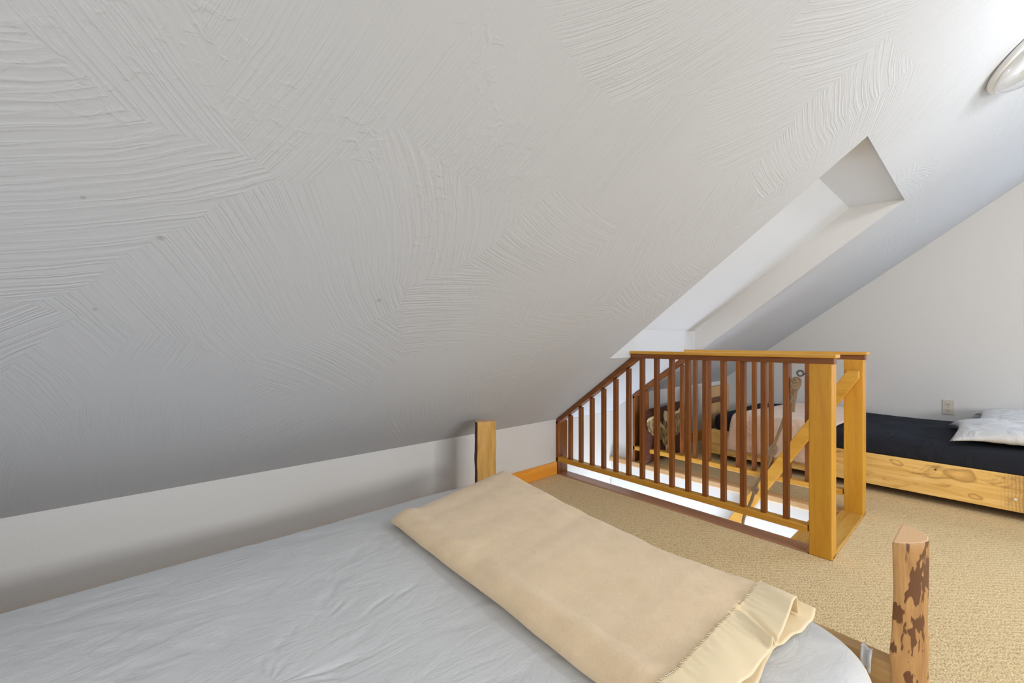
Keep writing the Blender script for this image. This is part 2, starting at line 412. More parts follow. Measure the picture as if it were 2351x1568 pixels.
# recess: vertical back wall, sloped soffit, flat top, two cheeks
RD = 0.178
yb = HY1; yt = 0.541; zt = 1.77; zb = P1(yb)+RD
prof = [(HY1, P1(HY1)), (yb, zb), (yt, zt), (HY0-.004, zt), (HY0, P1(HY0))]
mb = MB()
for (y0, z0), (y1, z1) in zip(prof[:-1], prof[1:]):
    mb.add([(HX0, y0, z0), (HX1, y0, z0), (HX1, y1, z1), (HX0, y1, z1)], [(0, 1, 2, 3)])
for X in (HX0, HX1): mb.add([(X, y, z) for y, z in prof], [list(range(len(prof)))], 1)
struct(mb.build('ceiling', [M['soffit'], M['wall']], recalc=False), 'smooth raised ceiling recess over the stair opening', 'ceiling')

# floor with stair opening
mb = MB()
FT = 0.16
for r in ((BX, 2.29, YN, YK), (2.29, 3.06, YN, 0.4525), (3.06, GX, YN, YF)):
    mb.box(r[0], r[1], r[2], r[3], -FT, 0.0)
struct(mb.build('floor', M['carpet']), 'tan looped berber carpet of the loft', 'floor')
struct(B(2.0, 3.4, 0.3, 2.6, -2.05, -2.0).build('floor', M['fir_x']), 'floor of the room below the stair opening', 'floor')
# knee wall, short knee wall beyond the stair, gable, back, opposite
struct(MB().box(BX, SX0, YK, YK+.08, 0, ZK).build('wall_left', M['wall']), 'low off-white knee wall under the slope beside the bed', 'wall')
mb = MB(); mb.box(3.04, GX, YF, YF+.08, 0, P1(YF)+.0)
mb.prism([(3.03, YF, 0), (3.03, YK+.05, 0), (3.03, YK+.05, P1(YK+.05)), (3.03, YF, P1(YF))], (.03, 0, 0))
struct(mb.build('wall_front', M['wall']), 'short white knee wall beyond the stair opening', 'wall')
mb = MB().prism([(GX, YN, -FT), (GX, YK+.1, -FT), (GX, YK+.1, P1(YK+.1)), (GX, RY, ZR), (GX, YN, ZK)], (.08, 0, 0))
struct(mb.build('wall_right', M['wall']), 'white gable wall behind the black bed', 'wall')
# back wall; its window opening is added along with the fill light
mb = MB()
wy0, wy1, wz0, wz1 = -0.95, 0.55, 0.55, 1.75
def zc(y): return P1(y) if y > RY else P1(2*RY-y)
def strip(y0, y1, z0=0, z1=None):
    mb.prism([(BX, y0, z0), (BX, y1, z0), (BX, y1, z1 or zc(y1)), (BX, y0, z1 or zc(y0))], (-.08, 0, 0))
strip(YN, RY); strip(RY, wy0); strip(wy0, wy1, 0, wz0); strip(wy1, YK)
mb.prism([(BX, wy0, wz1), (BX, wy1, wz1), (BX, wy1, zc(wy1)), (BX, wy0, zc(wy0))], (-.08, 0, 0))
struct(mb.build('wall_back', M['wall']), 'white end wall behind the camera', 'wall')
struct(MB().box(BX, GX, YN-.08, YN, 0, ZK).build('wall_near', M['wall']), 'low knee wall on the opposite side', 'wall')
mb = MB()
for a in ((wy0, wy0+.05, wz0, wz1), (wy1-.05, wy1, wz0, wz1), (wy0, wy1, wz0, wz0+.05), (wy0, wy1, wz1-.05, wz1), (-.22, -.18, wz0, wz1)):
    mb.box(BX-.07, BX-.03, *a)
struct(mb.build('added_window_1', M['enamel']), 'white frame of an added, unseen window in the end wall', 'window')
# stair shaft walls
mb = MB()
mb.box(SX1+.012, SX1+.05, YS0, YS1, -2.0, -0.041)
mb.box(SX0-.05, SX0-.01, YS0, YS1, -2.0, -0.041)
mb.box(SX0-.05, 3.06, YS0-.05, YS0, -2.0, -0.041)
mb.box(SX0-.1, 3.06, YS1, YS1+.05, -.186, ZK-.02); mb.box(SX0-.05, 3.06, YS1+.008, YS1+.05, -2.0, -.186)
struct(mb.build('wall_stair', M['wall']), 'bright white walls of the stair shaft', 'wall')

# trims
def board(name, x0, x1, y0, y1, z0, z1, m, label, bev=.004):
    o = B(x0, x1, y0, y1, z0, z1).build(name, M[m], origin=(x0, y0, z0), bevel=bev)
    return struct(o, label, 'trim')
board('baseboard_left', BX, 2.288, YK-.015, YK, 0, .092, 'base', 'orange wooden baseboard along the knee wall')
board('baseboard_front', 3.10, GX, YF-.015, YF, 0, .092, 'base', 'orange wooden baseboard on the short knee wall')
board('trim_1', 2.288, SX0, .54, 2.128, -.04, .006, 'mahog_trim', 'worn reddish nosing on the near edge of the stair opening', .01)
board('trim_2', 2.985, 3.062, .52, 2.128, -.04, .002, 'pine_y', 'pale fir nosing on the far edge of the stair opening', .006)
board('trim_3', 2.300, 3.075, .453, .552, -.04, .012, 'fir_x', 'golden fir threshold board between the two newel posts')
board('trim_4', SX0, 2.985, .558, .662, -.07, -.025, 'fir_x', 'first fir step just below the threshold')

# ------------------------------------------------------------------ stair railings
def railing(X, yend, label, sx, ypostwall, first, count, pitch, capx, topx):
    """X: outer face towards the bed; sx baluster x range"""
    t = thing('stair_railing', label, 'railing', (X, 0.5, 0), 'railings on both sides of the stair opening')
    z_cap0, z_cap1, z_sub = .899, .916, .872
    ytop = 1.498
    c = B(capx[0], capx[1], .436, ytop, z_cap0, z_cap1).build('hand_rail', M['fir_y'], t, bevel=.004); c['label'] = 'golden fir cap of the handrail'
    MB().prism([(X+.0, .446, z_sub), (X, ytop-.005, z_sub), (X, ytop-.005, z_cap0), (X, .446, z_cap0)], (.052, 0, 0)).build('sub_rail', M['mahog_y'], t, bevel=.003)
    # sloping rail under the ceiling
    def zt_(y): return P1(y)-.004
    y0, y1 = ytop-.09, yend
    z_top0 = z_sub+.001
    ycut = YK-(z_top0-ZK+.004)/TP
    MB().prism([(X, ycut, z_top0), (X, y1, zt_(y1)), (X, y1, zt_(y1)-.036), (X, ycut-.05, z_top0)], (.052, 0, 0)).build('sloping_rail', M['mahog_y'], t, bevel=.002)
    B(X, X+.055, .545, yend-.004, .095, .127).build('bottom_rail', M['fir_y'], t, bevel=.003)['label'] = 'golden fir bottom rail'
    B(X, X+.105, yend-.022, yend, .0, P1(yend)-.012).build('wall_post', M['mahog'], t, bevel=.003)
    n = B(X, X+.082, .453, .54, 0, z_sub+.003).build('newel_post', M['fir'], t, bevel=.004); n['label'] = 'broad golden fir newel post'
    s0, s1 = sx
    for i in range(count):
        y = first+i*pitch
        if y+.024 > yend-.03: break
        if y+.012 < ycut-.03: zz = z_sub+.002
        else: zz = zt_(y+.024)-.034
        if zz > z_sub+.002: zz = z_sub+.002
        B(s0, s1, y, y+.024, .126, zz).build('baluster', M['mahog'], t, bevel=.002)
    return t
r1 = railing(2.288, 2.106, 'mahogany and fir stair railing nearest the bed with the rope tied to its post', (2.303, 2.333), 0, 0.624, 15, 0.0966, (2.276, 2.356), 0)
r2 = railing(2.998, 1.914, 'mahogany and fir stair railing on the far side, beside the black bed', (3.012, 3.042), 0, 0.705-.0966, 14, 0.0985, (2.986, 3.086), 0)

# steep ladder rail board on the far side
t = thing('ladder_handrail', 'golden plank handrail slanting down into the stair opening from the far newel post', 'handrail', (2.95, .5, .8))
def up(y): return .742-(y-.56)*1.63
yt0 = .56-(.812-.742)/1.63
MB().prism([(2.95, .466, .812), (2.95, yt0, .812), (2.95, 2.05, up(2.05)), (2.95, 2.05, up(2.05)-.135), (2.95, .466, .772)], (.038, 0, 0)).build('plank', M['fir_y'], t, bevel=.003)
MB().box(2.9875, 2.999, .47, .50, .775, .79).build('bracket', M['steel'], t)

# ------------------------------------------------------------------ rope with knots
t = thing('knotted_rope', 'twisted manila rope with big knots hanging beside the near newel post', 'rope', (2.36, .6, .8))
def spline(pts, n):
    pts = [Vector(p) for p in pts]; out = []
    P = [pts[0]]+pts+[pts[-1]]
    for i in range(1, len(P)-2):
        for k in range(n):
            u = k/n; a, b_, c_, d_ = P[i-1], P[i], P[i+1], P[i+2]
            out.append(0.5*((2*b_)+(c_-a)*u+(2*a-5*b_+4*c_-d_)*u*u+(3*b_-a-3*c_+d_)*u**3))
    out.append(pts[-1]); return out
def twist(mb_, pts, R=.0075, tw=230, seg=6):
    path = spline(pts, 8)
    L_ = [0]
    for a, b_ in zip(path, path[1:]): L_.append(L_[-1]+(b_-a).length)
    tot = L_[-1]; n = max(8, int(tot/.0028))
    def at(s):
        for i in range(len(L_)-1):
            if L_[i+1] >= s: break
        u = (s-L_[i])/max(1e-9, L_[i+1]-L_[i]); return path[i].lerp(path[i+1], min(1, u))
    P = [at(tot*i/n) for i in range(n+1)]
    for ph in range(3):
        out = []; prev = None
        for i, p in enumerate(P):
            tt = (P[min(i+1, n)]-P[max(i-1, 0)]).normalized()
            a = tt.orthogonal().normalized() if prev is None else (prev-tt*prev.dot(tt)).normalized()
            prev = a; bb = tt.cross(a); w = ph*2*PI/3+tot*i/n*tw
            out.append(p+(a*math.cos(w)+bb*math.sin(w))*R*.58)
        mb_.tube(out, R*.52, seg)
def knot(mb_, c, w, h, turns, axis, R=.0068):
    c = Vector(c); ax = Vector(axis).normalized(); a = ax.orthogonal().normalized(); bb = ax.cross(a)
    pts = []
    n = turns*7
    for i in range(n+1):
        u = i/n; w_ = u*turns*2*PI; rr = w*(.75+.25*math.sin(u*PI))
        tilt = math.sin(w_+.8)*h*.30
        pts.append(c+a*math.cos(w_)*rr+bb*math.sin(w_)*rr+ax*((u-.5)*h+tilt))
    twist(mb_, pts, R)
    twist(mb_, [c+ax*h*.55+a*.002, c+ax*h*.5+a*w*1.0, c+a*w*1.35-bb*w*.2, c-ax*h*.45+a*w*.8+bb*w*.4, c-ax*h*.5], R)
    twist(mb_, [c+ax*h*.5, c+bb*w*1.2+ax*h*.2, c-a*w*.9-ax*h*.3+bb*w*.4, c-ax*h*.5], R)
mb = MB()
e0 = (2.335, .583, .812)
knot(mb, (2.345, .604, .775), .016, .040, 3, (0, .15, -1))
twist(mb, [(2.345, .60, .775), (2.348, .604, .75), (2.352, .612, .70), (2.352, .617, .66), (2.352, .618, .636)], .0078)
mb.build('rope_end', M['rope'], t, smooth=True)['label'] = 'thick top knot with a short pale tail'
mb = MB()
twist(mb, [(2.352, .606, .77), (2.362, .632, .70), (2.362, .660, .59), (2.362, .686, .508), (2.362, .700, .462)])
knot(mb, (2.362, .706, .432), .013, .038, 3, (0, .3, -1))
twist(mb, [(2.362, .712, .412), (2.362, .724, .37), (2.362, .750, .309), (2.362, .778, .251), (2.362, .782, .235)])
knot(mb, (2.364, .789, .212), .010, .026, 2, (0, .35, -1))
twist(mb, [(2.368, .797, .19), (2.384, .818, .13), (2.412, .858, .04), (2.422, .875, -.06), (2.43, .90, -.30), (2.44, .95, -.7)])
mb.build('rope_length', M['rope'], t, smooth=True)
es = thing('eye_screw', 'dull steel eye screw in the near newel post holding the rope', 'screw', (2.33, .54, .82))
mb = MB(); mb.tube([(2.33+.0*math.cos(a), (.583+.0125*math.cos(a)), .824+.0125*math.sin(a)) for a in [k*2*PI/20 for k in range(20)]], .0042, 8, close=True)
mb.tube([(2.33, .538, .822), (2.33, .571, .822)], .0034, 8)
mb.build('eye', M['steel'], es, smooth=True)

# ------------------------------------------------------------------ near bed
ZM = .292
bed = thing('log_bed', 'low wide wooden bed with rough log corner posts, in the foreground', 'bed', (.4, .95, 0))
def log_post(name, poly, z0, z1, mats_, par, flat_idx, lab, tilt=0, seed=0, knotz=None):
    """poly: cross-section corners (x,y), vertical wobble; flat faces get sawn look"""
    mb_ = MB(); n = len(poly); nz = 26
    cx_ = sum(p[0] for p in poly)/n; cy_ = sum(p[1] for p in poly)/n
    pts = []
    for j in range(nz+1):
        z = z0+(z1-z0)*j/nz
        sc_ = 1+.05*fbm(seed+2, z*4)
        if knotz: sc_ += .10*math.exp(-((z-knotz)/.035)**2)
        dx = .010*fbm(seed+5, z*3.3); dy = .006*fbm(seed+9, z*3.0)
        for i, (x, y) in enumerate(poly):
            w_ = 1+.05*fbm(seed+i*3.1, z*7)
            zz = z + (tilt*(x-cx_) if j == nz else 0)
            pts.append((cx_+(x-cx_)*sc_*w_+dx, cy_+(y-cy_)*sc_*w_+dy, zz))
    for j in range(nz):
        for i in range(n):
            k = (i+1) % n
            mb_.add([pts[j*n+i], pts[j*n+k], pts[(j+1)*n+k], pts[(j+1)*n+i]], [(0, 1, 2, 3)], 1 if i in flat_idx else 0)
    mb_.add(pts[nz*n:], [list(range(n))], 2)
    mb_.add(pts[:n], [list(range(n-1, -1, -1))], 0)
    o = mb_.build(name, mats_, par, smooth=False, recalc=False)
    bm = bmesh.new(); bm.from_mesh(o.data); bmesh.ops.remove_doubles(bm, verts=bm.verts, dist=1e-5); bmesh.ops.recalc_face_normals(bm, faces=bm.faces); bm.to_mesh(o.data); bm.free()
    for p in o.data.polygons: p.use_smooth = p.material_index != 2
    bv = o.modifiers.new('bevel', 'BEVEL'); bv.width = .004; bv.segments = 2; bv.limit_method = 'ANGLE'; bv.angle_limit = .7
    o['label'] = lab
    return o
# right-hand foot post: half round log, flat face to the bed, round bark-patched side outwards
poly2 = [(1.268, .142), (1.276, .126), (1.292, .110), (1.313, .097), (1.337, .088), (1.363, .089), (1.388, .100), (1.406, .119), (1.416, .141), (1.345, .1425)]
poly2 = [(1.268+(x-1.268)*1.0, y) for x, y in poly2]
log_post('post', poly2, 0, .52, [M['bark'], M['slab'], M['endgrain']], bed, (8, 9), 'half log foot post with brown bark patches', 0, 3, .27)
poly1 = [(1.340, 1.80), (1.469, 1.80), (1.478, 1.825), (1.468, 1.850), (1.44, 1.868), (1.40, 1.868), (1.360, 1.85), (1.343, 1.825)]
log_post('post', poly1, 0, .538, [M['barkdark'], M['slab'], M['endgrain']], bed, (0,), 'half log foot post with sawn golden face', -.08, 21)
poly3 = [(-.98+(x-1.268)*-1.0, y) for x, y in poly2]; poly4 = [(-.98-(x-1.338), y) for x, y in poly1]
log_post('post', poly3, 0, .75, [M['bark'], M['slab'], M['endgrain']], bed, (8, 9), 'half log head post', 0, 33)
log_post('post', poly4, 0, .75, [M['barkdark'], M['slab'], M['endgrain']], bed, (0,), 'half log head post', 0, 43)
MB().prism([(1.296, .135, .045), (1.352, 1.805, .045), (1.397, 1.805, .045), (1.340, .135, .045)], (0, 0, .180)).build('foot_rail', M['footrail'], bed, bevel=.004)
MB().box(-1.05, -1.01, .135, 1.805, .045, .60).build('head_rail', M['bedinner'], bed, bevel=.004)
B(-1.0, 1.285, .20, .235, .045, .091).build('side_rail', M['bedinner'], bed, bevel=.003)
B(-1.0, 1.33, 1.60, 1.635, .045, .091).build('side_rail', M['bedinner'], bed, bevel=.003)
sl = MB()
for i in range(11): sl.box(-.95+i*.2, -.86+i*.2, .2, 1.63, .075, .09)
o = sl.build('slats', M['bedinner'], bed)

def mattress(name, x0, x1, y0, y1, z0, z1, rc, re, mat_, wr, label, cat, nx=150, ny=110, skew=0.0, seed=0, group=None):
    """rounded-box mattress: top grid whose border curls down; corner radius rc, edge radius re"""
    cx_, cy_ = (x0+x1)/2, (y0+y1)/2; hx, hy = (x1-x0)/2, (y1-y0)/2
    def inset(px, py):       # signed distance inside the rounded rectangle
        qx, qy = abs(px-cx_)-(hx-rc), abs(py-cy_)-(hy-rc)
        d = math.hypot(max(qx, 0), max(qy, 0))+min(max(qx, qy), 0)-rc
        return -d
    mb_ = MB()
    rings = []
    nper = 4*((nx+ny)//4)
    # perimeter direction parametrised by angle around a superellipse-like rounded rectangle
    per = []
    segs = []
    def corner(ax, ay, a0):
        return [(ax+rc*math.cos(a0+k*PI/2/10), ay+rc*math.sin(a0+k*PI/2/10)) for k in range(11)]
    pts = []
    def line(a, b_, n): return [(a[0]+(b_[0]-a[0])*k/n, a[1]+(b_[1]-a[1])*k/n) for k in range(1, n)]
    C1 = corner(x1-rc, y1-rc, 0); C2 = corner(x0+rc, y1-rc, PI/2); C3 = corner(x0+rc, y0+rc, PI); C4 = corner(x1-rc, y0+rc, 1.5*PI)
    pts = C1+line(C1[-1], C2[0], nx//2)+C2+line(C2[-1], C3[0], ny//2)+C3+line(C3[-1], C4[0], nx//2)+C4+line(C4[-1], C1[0], ny//2)
    n = len(pts)
    ts = [0, .02, .05, .1, .2, .3, .4, .5, .6, .7, .78, .85, .9, .94, .97, 1.0]
    hx2, hy2 = hx, hy
    vs = []
    def disp(x, y, z, nz_):
        a = fbm(x*2.2+seed, y*2.2, .3)*wr*1.0
        r_ = abs(fbm(x*3.1+seed+4, y*5.2+x*1.2, 2.0, 4)); b2 = -math.exp(-(r_/.06)**2)*wr*.5
        return (a+b2)*nz_
    cxy = (cx_, cy_)
    M1 = 46
    # top: concentric interpolation between the inner offset outline and centre
    for j in range(M1+1):
        u = j/M1          # 0 centre .. 1 inner outline
        for (px, py) in pts:
            d = Vector((px-cx_, py-cy_)); l_ = d.length
            # inner point: pull outline in by re
            ix = cx_+(px-cx_)*(1-re/hx); iy = cy_+(py-cy_)*(1-re/hy)
            x = cx_+(ix-cx_)*u; y = cy_+(iy-cy_)*u
            crown = .014*(1-u**4)
            vs.append((x+skew*(y-cy_), y, z1+crown-.014+disp(x, y, 0, 1)))
    for j in range(1, 9):
        a = j/8*PI/2
        for (px, py) in pts:
            ix = cx_+(px-cx_)*(1-re/hx*(1-math.sin(a))); iy = cy_+(py-cy_)*(1-re/hy*(1-math.sin(a)))
            z = z1-.014-re*(1-math.cos(a))
            o_ = disp(ix, iy, 0, 1)*(1-j/8)
            vs.append((ix+skew*(iy-cy_), iy, z+o_))
    zb_ = z1-.014-re
    for j in range(1, 9):
        z = zb_+(z0-zb_)*j/8
        for k, (px, py) in enumerate(pts):
            w_ = .004*fbm(k*.25+seed, z*9)+.004*math.sin(j/8*PI)
            d = Vector((px-cx_, py-cy_)).normalized()
            vs.append((px+d.x*w_-d.x*.008*(j/8)+skew*(py-cy_), py+d.y*w_-d.y*.008*(j/8), z))
    nr = M1+1+8+8
    fs = []
    for j in range(nr-1):
        for k in range(n):
            kk = (k+1) % n
            fs.append((j*n+k, j*n+kk, (j+1)*n+kk, (j+1)*n+k))
    fs.append([(nr-1)*n+k for k in range(n)])
    mb_.add(vs, fs)
    o = mb_.build(name, mat_, None, origin=(cx_, cy_, z0), smooth=True, recalc=False)
    bm = bmesh.new(); bm.from_mesh(o.data); bmesh.ops.remove_doubles(bm, verts=bm.verts, dist=1e-5); bmesh.ops.recalc_face_normals(bm, faces=bm.faces); bm.to_mesh(o.data); bm.free()
    for p in o.data.polygons: p.use_smooth = True
    if cat: tag(o, label, cat, group)
    return o
mt = mattress('mattress', -.93, 1.292, .155, 1.685,   .092, ZM+.008, .145, .05, M['sheet'], .006, 'large mattress in a pale grey fitted sheet, in the foreground', 'mattress', skew=.03, seed=1)
# corner tuck of the sheet
mb = MB()
def tuck(u, v):
    a = u*PI
    return (1.262+.018*math.sin(a)*(1-abs(v-.5))+.004*math.sin(v*9), .196-.022*u*(1-.2*v), .262-.055*v+.004*math.sin(u*7+v*4))
mb.grid(12, 14, tuck)
o = mb.build('sheet_tuck', M['sheet'], mt, smooth=True)
sm = o.modifiers.new('solid', 'SOLIDIFY'); sm.thickness = .004
# small wrinkles of the fitted sheet are in its mesh; the blanket lies across the foot end
bl = thing('folded_blanket', 'thick beige wool blanket with a shiny satin edge, folded across the foot of the bed', 'blanket', (.95, .95, ZM))
XR = [(.38, 1.222), (.49, 1.205), (.675, 1.198), (.95, 1.230), (1.30, 1.295), (1.55, 1.345), (1.60, 1.352)]
XL = [(.38, .652), (.52, .655), (.71, .660), (.884, .664), (1.112, .670), (1.427, .678), (1.517, .688), (1.60, .69)]
def interp(T, y):
    if y <= T[0][0]: return T[0][1]+(y-T[0][0])*(T[1][1]-T[0][1])/(T[1][0]-T[0][0])
    for (a, b_), (c_, d_) in zip(T, T[1:]):
        if y <= c_: 
            u = (y-a)/(c_-a); return b_+(d_-b_)*u
    return T[-1][1]
def yend(s):      # far end slants: y at right / left
    return 1.595-.155*(1-s)-.012*math.sin(s*PI)
def ynear(s): return .386
ZB = ZM+.008
def bl_pt(a, v, th=.046, grow=0):
    """a in 0..1 round the section (left fold, top, right fold, bottom), v along y"""
    per = a
    # section: superellipse flat slab
    ang = 2*PI*per
    c_, s_ = math.cos(ang), math.sin(ang)
    ex, ez = .16, .72
    sx = math.copysign(abs(c_)**ex, c_); sz = math.copysign(abs(s_)**ez, s_)
    s = (sx+1)/2
    y = ynear(s)+(yend(s)-ynear(s))*v
    xl, xr = interp(XL, y), interp(XR, y)
    x = xl+(xr-xl)*s
    edge = min(1, (1-v)*14)
    tk = th*(0.62+.38*math.sqrt(max(0, 1-(1-edge)**2)))
    z = ZB+tk/2*(1+sz)
    if sz > 0:
        z += (.006*fbm(x*4, y*4, 1)+.004*fbm(x*9, y*9, 4))*min(1, s_*1.5)
        # soft long fold ridge near the camera-side edge and dips
        z += .012*math.exp(-((s-.09)/.06)**2)*s_*(.7+.5*math.sin(v*7))
        z -= .013*math.exp(-((s-.20-.08*math.sin(v*3))/.05)**2)*max(0, math.sin(v*PI*1.1+.2))*s_
    x += .010*fbm(y*3, s*3, 7)*abs(c_)
    return (x, y, z)
mb = MB(); NU, NV = 128, 90
vs = [bl_pt(i/NU, j/NV) for j in range(NV+1) for i in range(NU)]
fs = [(j*NU+i, j*NU+(i+1) % NU, (j+1)*NU+(i+1) % NU, (j+1)*NU+i) for j in range(NV) for i in range(NU)]
fs += [[NV*NU+i for i in range(NU)], [i for i in range(NU-1, -1, -1)]]
mb.add(vs, fs)
mb.build('wool', M['wool'], bl, smooth=True)
# satin binding: upper leaf gathered at the stitch line and lifting at the outer corner, lower leaf lying on the sheet
def ztop(s): return bl_pt(math.acos(max(-1, min(1, math.copysign(abs(2*s-1)**(1/.16), 2*s-1))))/(2*PI), 0)[2]
def satin_top(s, v):
    xl, xr = interp(XL, .386), interp(XR, .386)
    x = xl-.004+(xr-xl+.006-.030*v)*s
    outer = .298+.006*math.sin(s*6.5+.6)
    y = .390+(outer-.390)*v
    puck = (.0026*math.sin(s*150+2*math.sin(s*23))+.0016*math.sin(s*87))*math.exp(-v*4.5)*min(1, v*6+.3)
    lift = .020*max(0, (s-.55)/.45)**1.2*v
    fold = .012*math.exp(-((s-.60-.10*(1-v))/.018)**2)*v*1.0-.014*math.exp(-((s-.64-.10*(1-v))/.02)**2)*v
    wav = (.0035*math.sin(s*21+v*2)+.0018*math.sin(s*47+v*3+1))*v*(1-v*.3)
    z0_ = ztop(s)+.003
    sag = -.012*v*v*(1 if s < .6 else .2)
    edge = -.030*max(0, (s-.975)/.025)**2-.03*max(0, (.03-s)/.03)**2
    return (x, y, z0_+puck+lift+fold+wav+sag+edge)
mb = MB(); mb.grid(220, 20, satin_top)
o = mb.build('satin_trim', M['satin'], bl, smooth=True); o['label'] = 'shiny cream satin border, upper leaf'
sm = o.modifiers.new('solid', 'SOLIDIFY'); sm.thickness = .0022; sm.offset = -1
def satin_low(s, v):
    xl, xr = interp(XL, .386), interp(XR, .386)
    x = xl+.02+(xr-xl-.012)*s+.015*v*max(0, s-.5)
    outer = .300+.006*math.sin(s*11+1)-.022*max(0, (s-.62)/.38)
    y = .390+(outer-.390)*v
    c_ = max(0, (s-.93)/.07)
    rip = .003*math.sin(s*48+2)*v*(1 if s > .6 else .4)
    z = ZB+.004+rip+.006*(1-v)+.028*c_**1.5*(1-.25*v)
    return (x-.012*c_**2, y, max(z, ZB-.004))
mb = MB(); mb.grid(160, 16, satin_low)
o = mb.build('satin_trim', M['satin'], bl, smooth=True); o['label'] = 'shiny cream satin border, lower leaf'
sm = o.modifiers.new('solid', 'SOLIDIFY'); sm.thickness = .002; sm.offset = 1
# zigzag stitching
mb = MB(); pts = []
nz_ = 168
for i in range(nz_+1):
    s = .012+.976*i/nz_; p = satin_top(s, .02 if i % 2 else .08)
    pts.append((p[0], p[1]+.004, p[2]+.0012))
mb.tube(pts, .0008, 5)
mb.build('stitching', M['thread'], bl, smooth=True)

# ------------------------------------------------------------------ far black bed along the gable wall
FB = 3.55
bed2 = thing('low_bed', 'low knotty pine bed frame along the gable wall', 'bed', (4.1, .4, 0))
o = MB().prism([(FB, -.75, .050), (FB, 1.52, .050), (FB, 1.52, .250), (FB, -.75, .250)], (.035, 0, 0)).build('side_board', M['board'], bed2, bevel=.003)
B(FB+.035, 4.66, 1.485, 1.52, .05, .25).build('end_board', M['bedinner'], bed2, bevel=.003)
B(4.625, 4.66, -.75, 1.465, .05, .25).build('side_board', M['bedinner'], bed2, bevel=.003)
B(FB+.035, 4.625, -.75, -.715, .05, .25).build('end_board', M['bedinner'], bed2, bevel=.003)
B(FB+.035, 4.625, -.715, 1.465, .225, .249).build('deck', M['bedinner'], bed2)
for (x, y) in ((FB+.12, 1.33), (4.55, 1.33), (FB+.12, -.60), (4.55, -.60)): B(x-.04, x+.04, y-.04, y+.04, 0, .2).build('leg', M['dark_wood'], bed2)
mb = MB(); mb.lathe([(0, .0), (.006, .0), (.007, .002)], 12, Matrix.Translation((FB-.0015, -.103, .118)) @ Matrix.Rotation(PI/2, 4, 'Y'))
mb.build('wood_plug', M['enamel'], bed2)['label'] = 'small pale plug in the board'
m2 = mattress('mattress', FB-.002, 4.665, -.73, 1.515, .251, .385, .09, .04, M['black'], .008, 'mattress in a black fitted sheet on the low pine bed', 'mattress', nx=100, ny=120, seed=7)
# peach blanket over the foot part
def topz(x, y): return .376+.006*fbm(x*3, y*3)
mb = MB()
def pb(u, v):
    # u: 0 hem at the bed side .. 1 at the gable wall ; v along y
    y = .68+((1.385-.20*u)-.68)*v+.02*fbm(u*3, v*2)*(1-v)
    Lh = .288+.015*math.sin(v*6); Lt = 1.10
    s = u*(Lh+Lt)
    r = .04
    if s < Lh-.05:
        x = FB-.022+.010*fbm(y*7, s*6)-.006*math.sin(y*24)*(1-s/Lh); z = .108+s+.0*y
    elif s < Lh+.03:
        a = (s-(Lh-.05))/.08*PI/2; x = FB-.022+.045*(1-math.cos(a)); z = .108+Lh-.05+.045*math.sin(a)+.002
    else:
        x = FB+.023+(s-Lh-.03); z = .392+.006*fbm(x*3.5, y*4)
    if v > .9: z -= .0
    return (x, y, z)
mb.grid(80, 60, pb)
o = mb.build('bed_blanket', M['pink'], None, origin=(4.0, 1.0, .37), smooth=True)
tag(o, 'pale peach blanket spread over the foot end of the black bed, behind the railings', 'blanket')
sm = o.modifiers.new('solid', 'SOLIDIFY'); sm.thickness = .012; sm.offset = 1
# pillows
def pillow(c, lx, ly, th, rot, tilt, seed, label, stretch=1.0):
    mb_ = MB(); R_ = Matrix.Rotation(rot, 4, 'Z') @ Matrix.Rotation(tilt, 4, 'Y')
    n = 44; half = []
    def pt(i, j, s):
        u = i/n*2-1; v = j/n*2-1
        uu = u*(1-.10*(1-abs(v)**2.0)*abs(u)**6) ; vv = v*(1-.12*(1-abs(u)**2.0)*abs(v)**6)
        prof_ = max(0, (1-abs(u)**2.6))**.55*max(0, (1-abs(v)**2.6))**.55
        z = s*th/2*prof_+.006*fbm(u*3+seed, v*3, s)*prof_+.008*s*prof_*-math.exp(-(abs(fbm(u*2+seed, v*3, 5))/.07)**2)
        z -= .048*(abs(u)*abs(v))**2.5
        return R_ @ Vector((uu*lx/2, vv*ly/2, z))+Vector(c)
    for s in (1, -1):
        vs = [pt(i, j, s) for j in range(n+1) for i in range(n+1)]
        fs = [(j*(n+1)+i, j*(n+1)+i+1, (j+1)*(n+1)+i+1, (j+1)*(n+1)+i) for j in range(n) for i in range(n)]
        mb_.add(vs, fs)
    o = mb_.build('pillow', M['pillow'], None, origin=c, smooth=True, recalc=False)
    bm = bmesh.new(); bm.from_mesh(o.data); bmesh.ops.remove_doubles(bm, verts=bm.verts, dist=1e-5); bmesh.ops.recalc_face_normals(bm, faces=bm.faces); bm.to_mesh(o.data); bm.free()
    return tag(o, label, 'pillow', 'white pillows on the black bed')
pillow((3.87, -.225, .442), .66, .78, .115, .06, 0, 2, 'white pillow lying on the black bed, nearer its open side')
pillow((4.42, -.30, .452), .46, .74, .11, -.02, -.10, 8, 'white pillow against the gable wall, behind the other pillow')

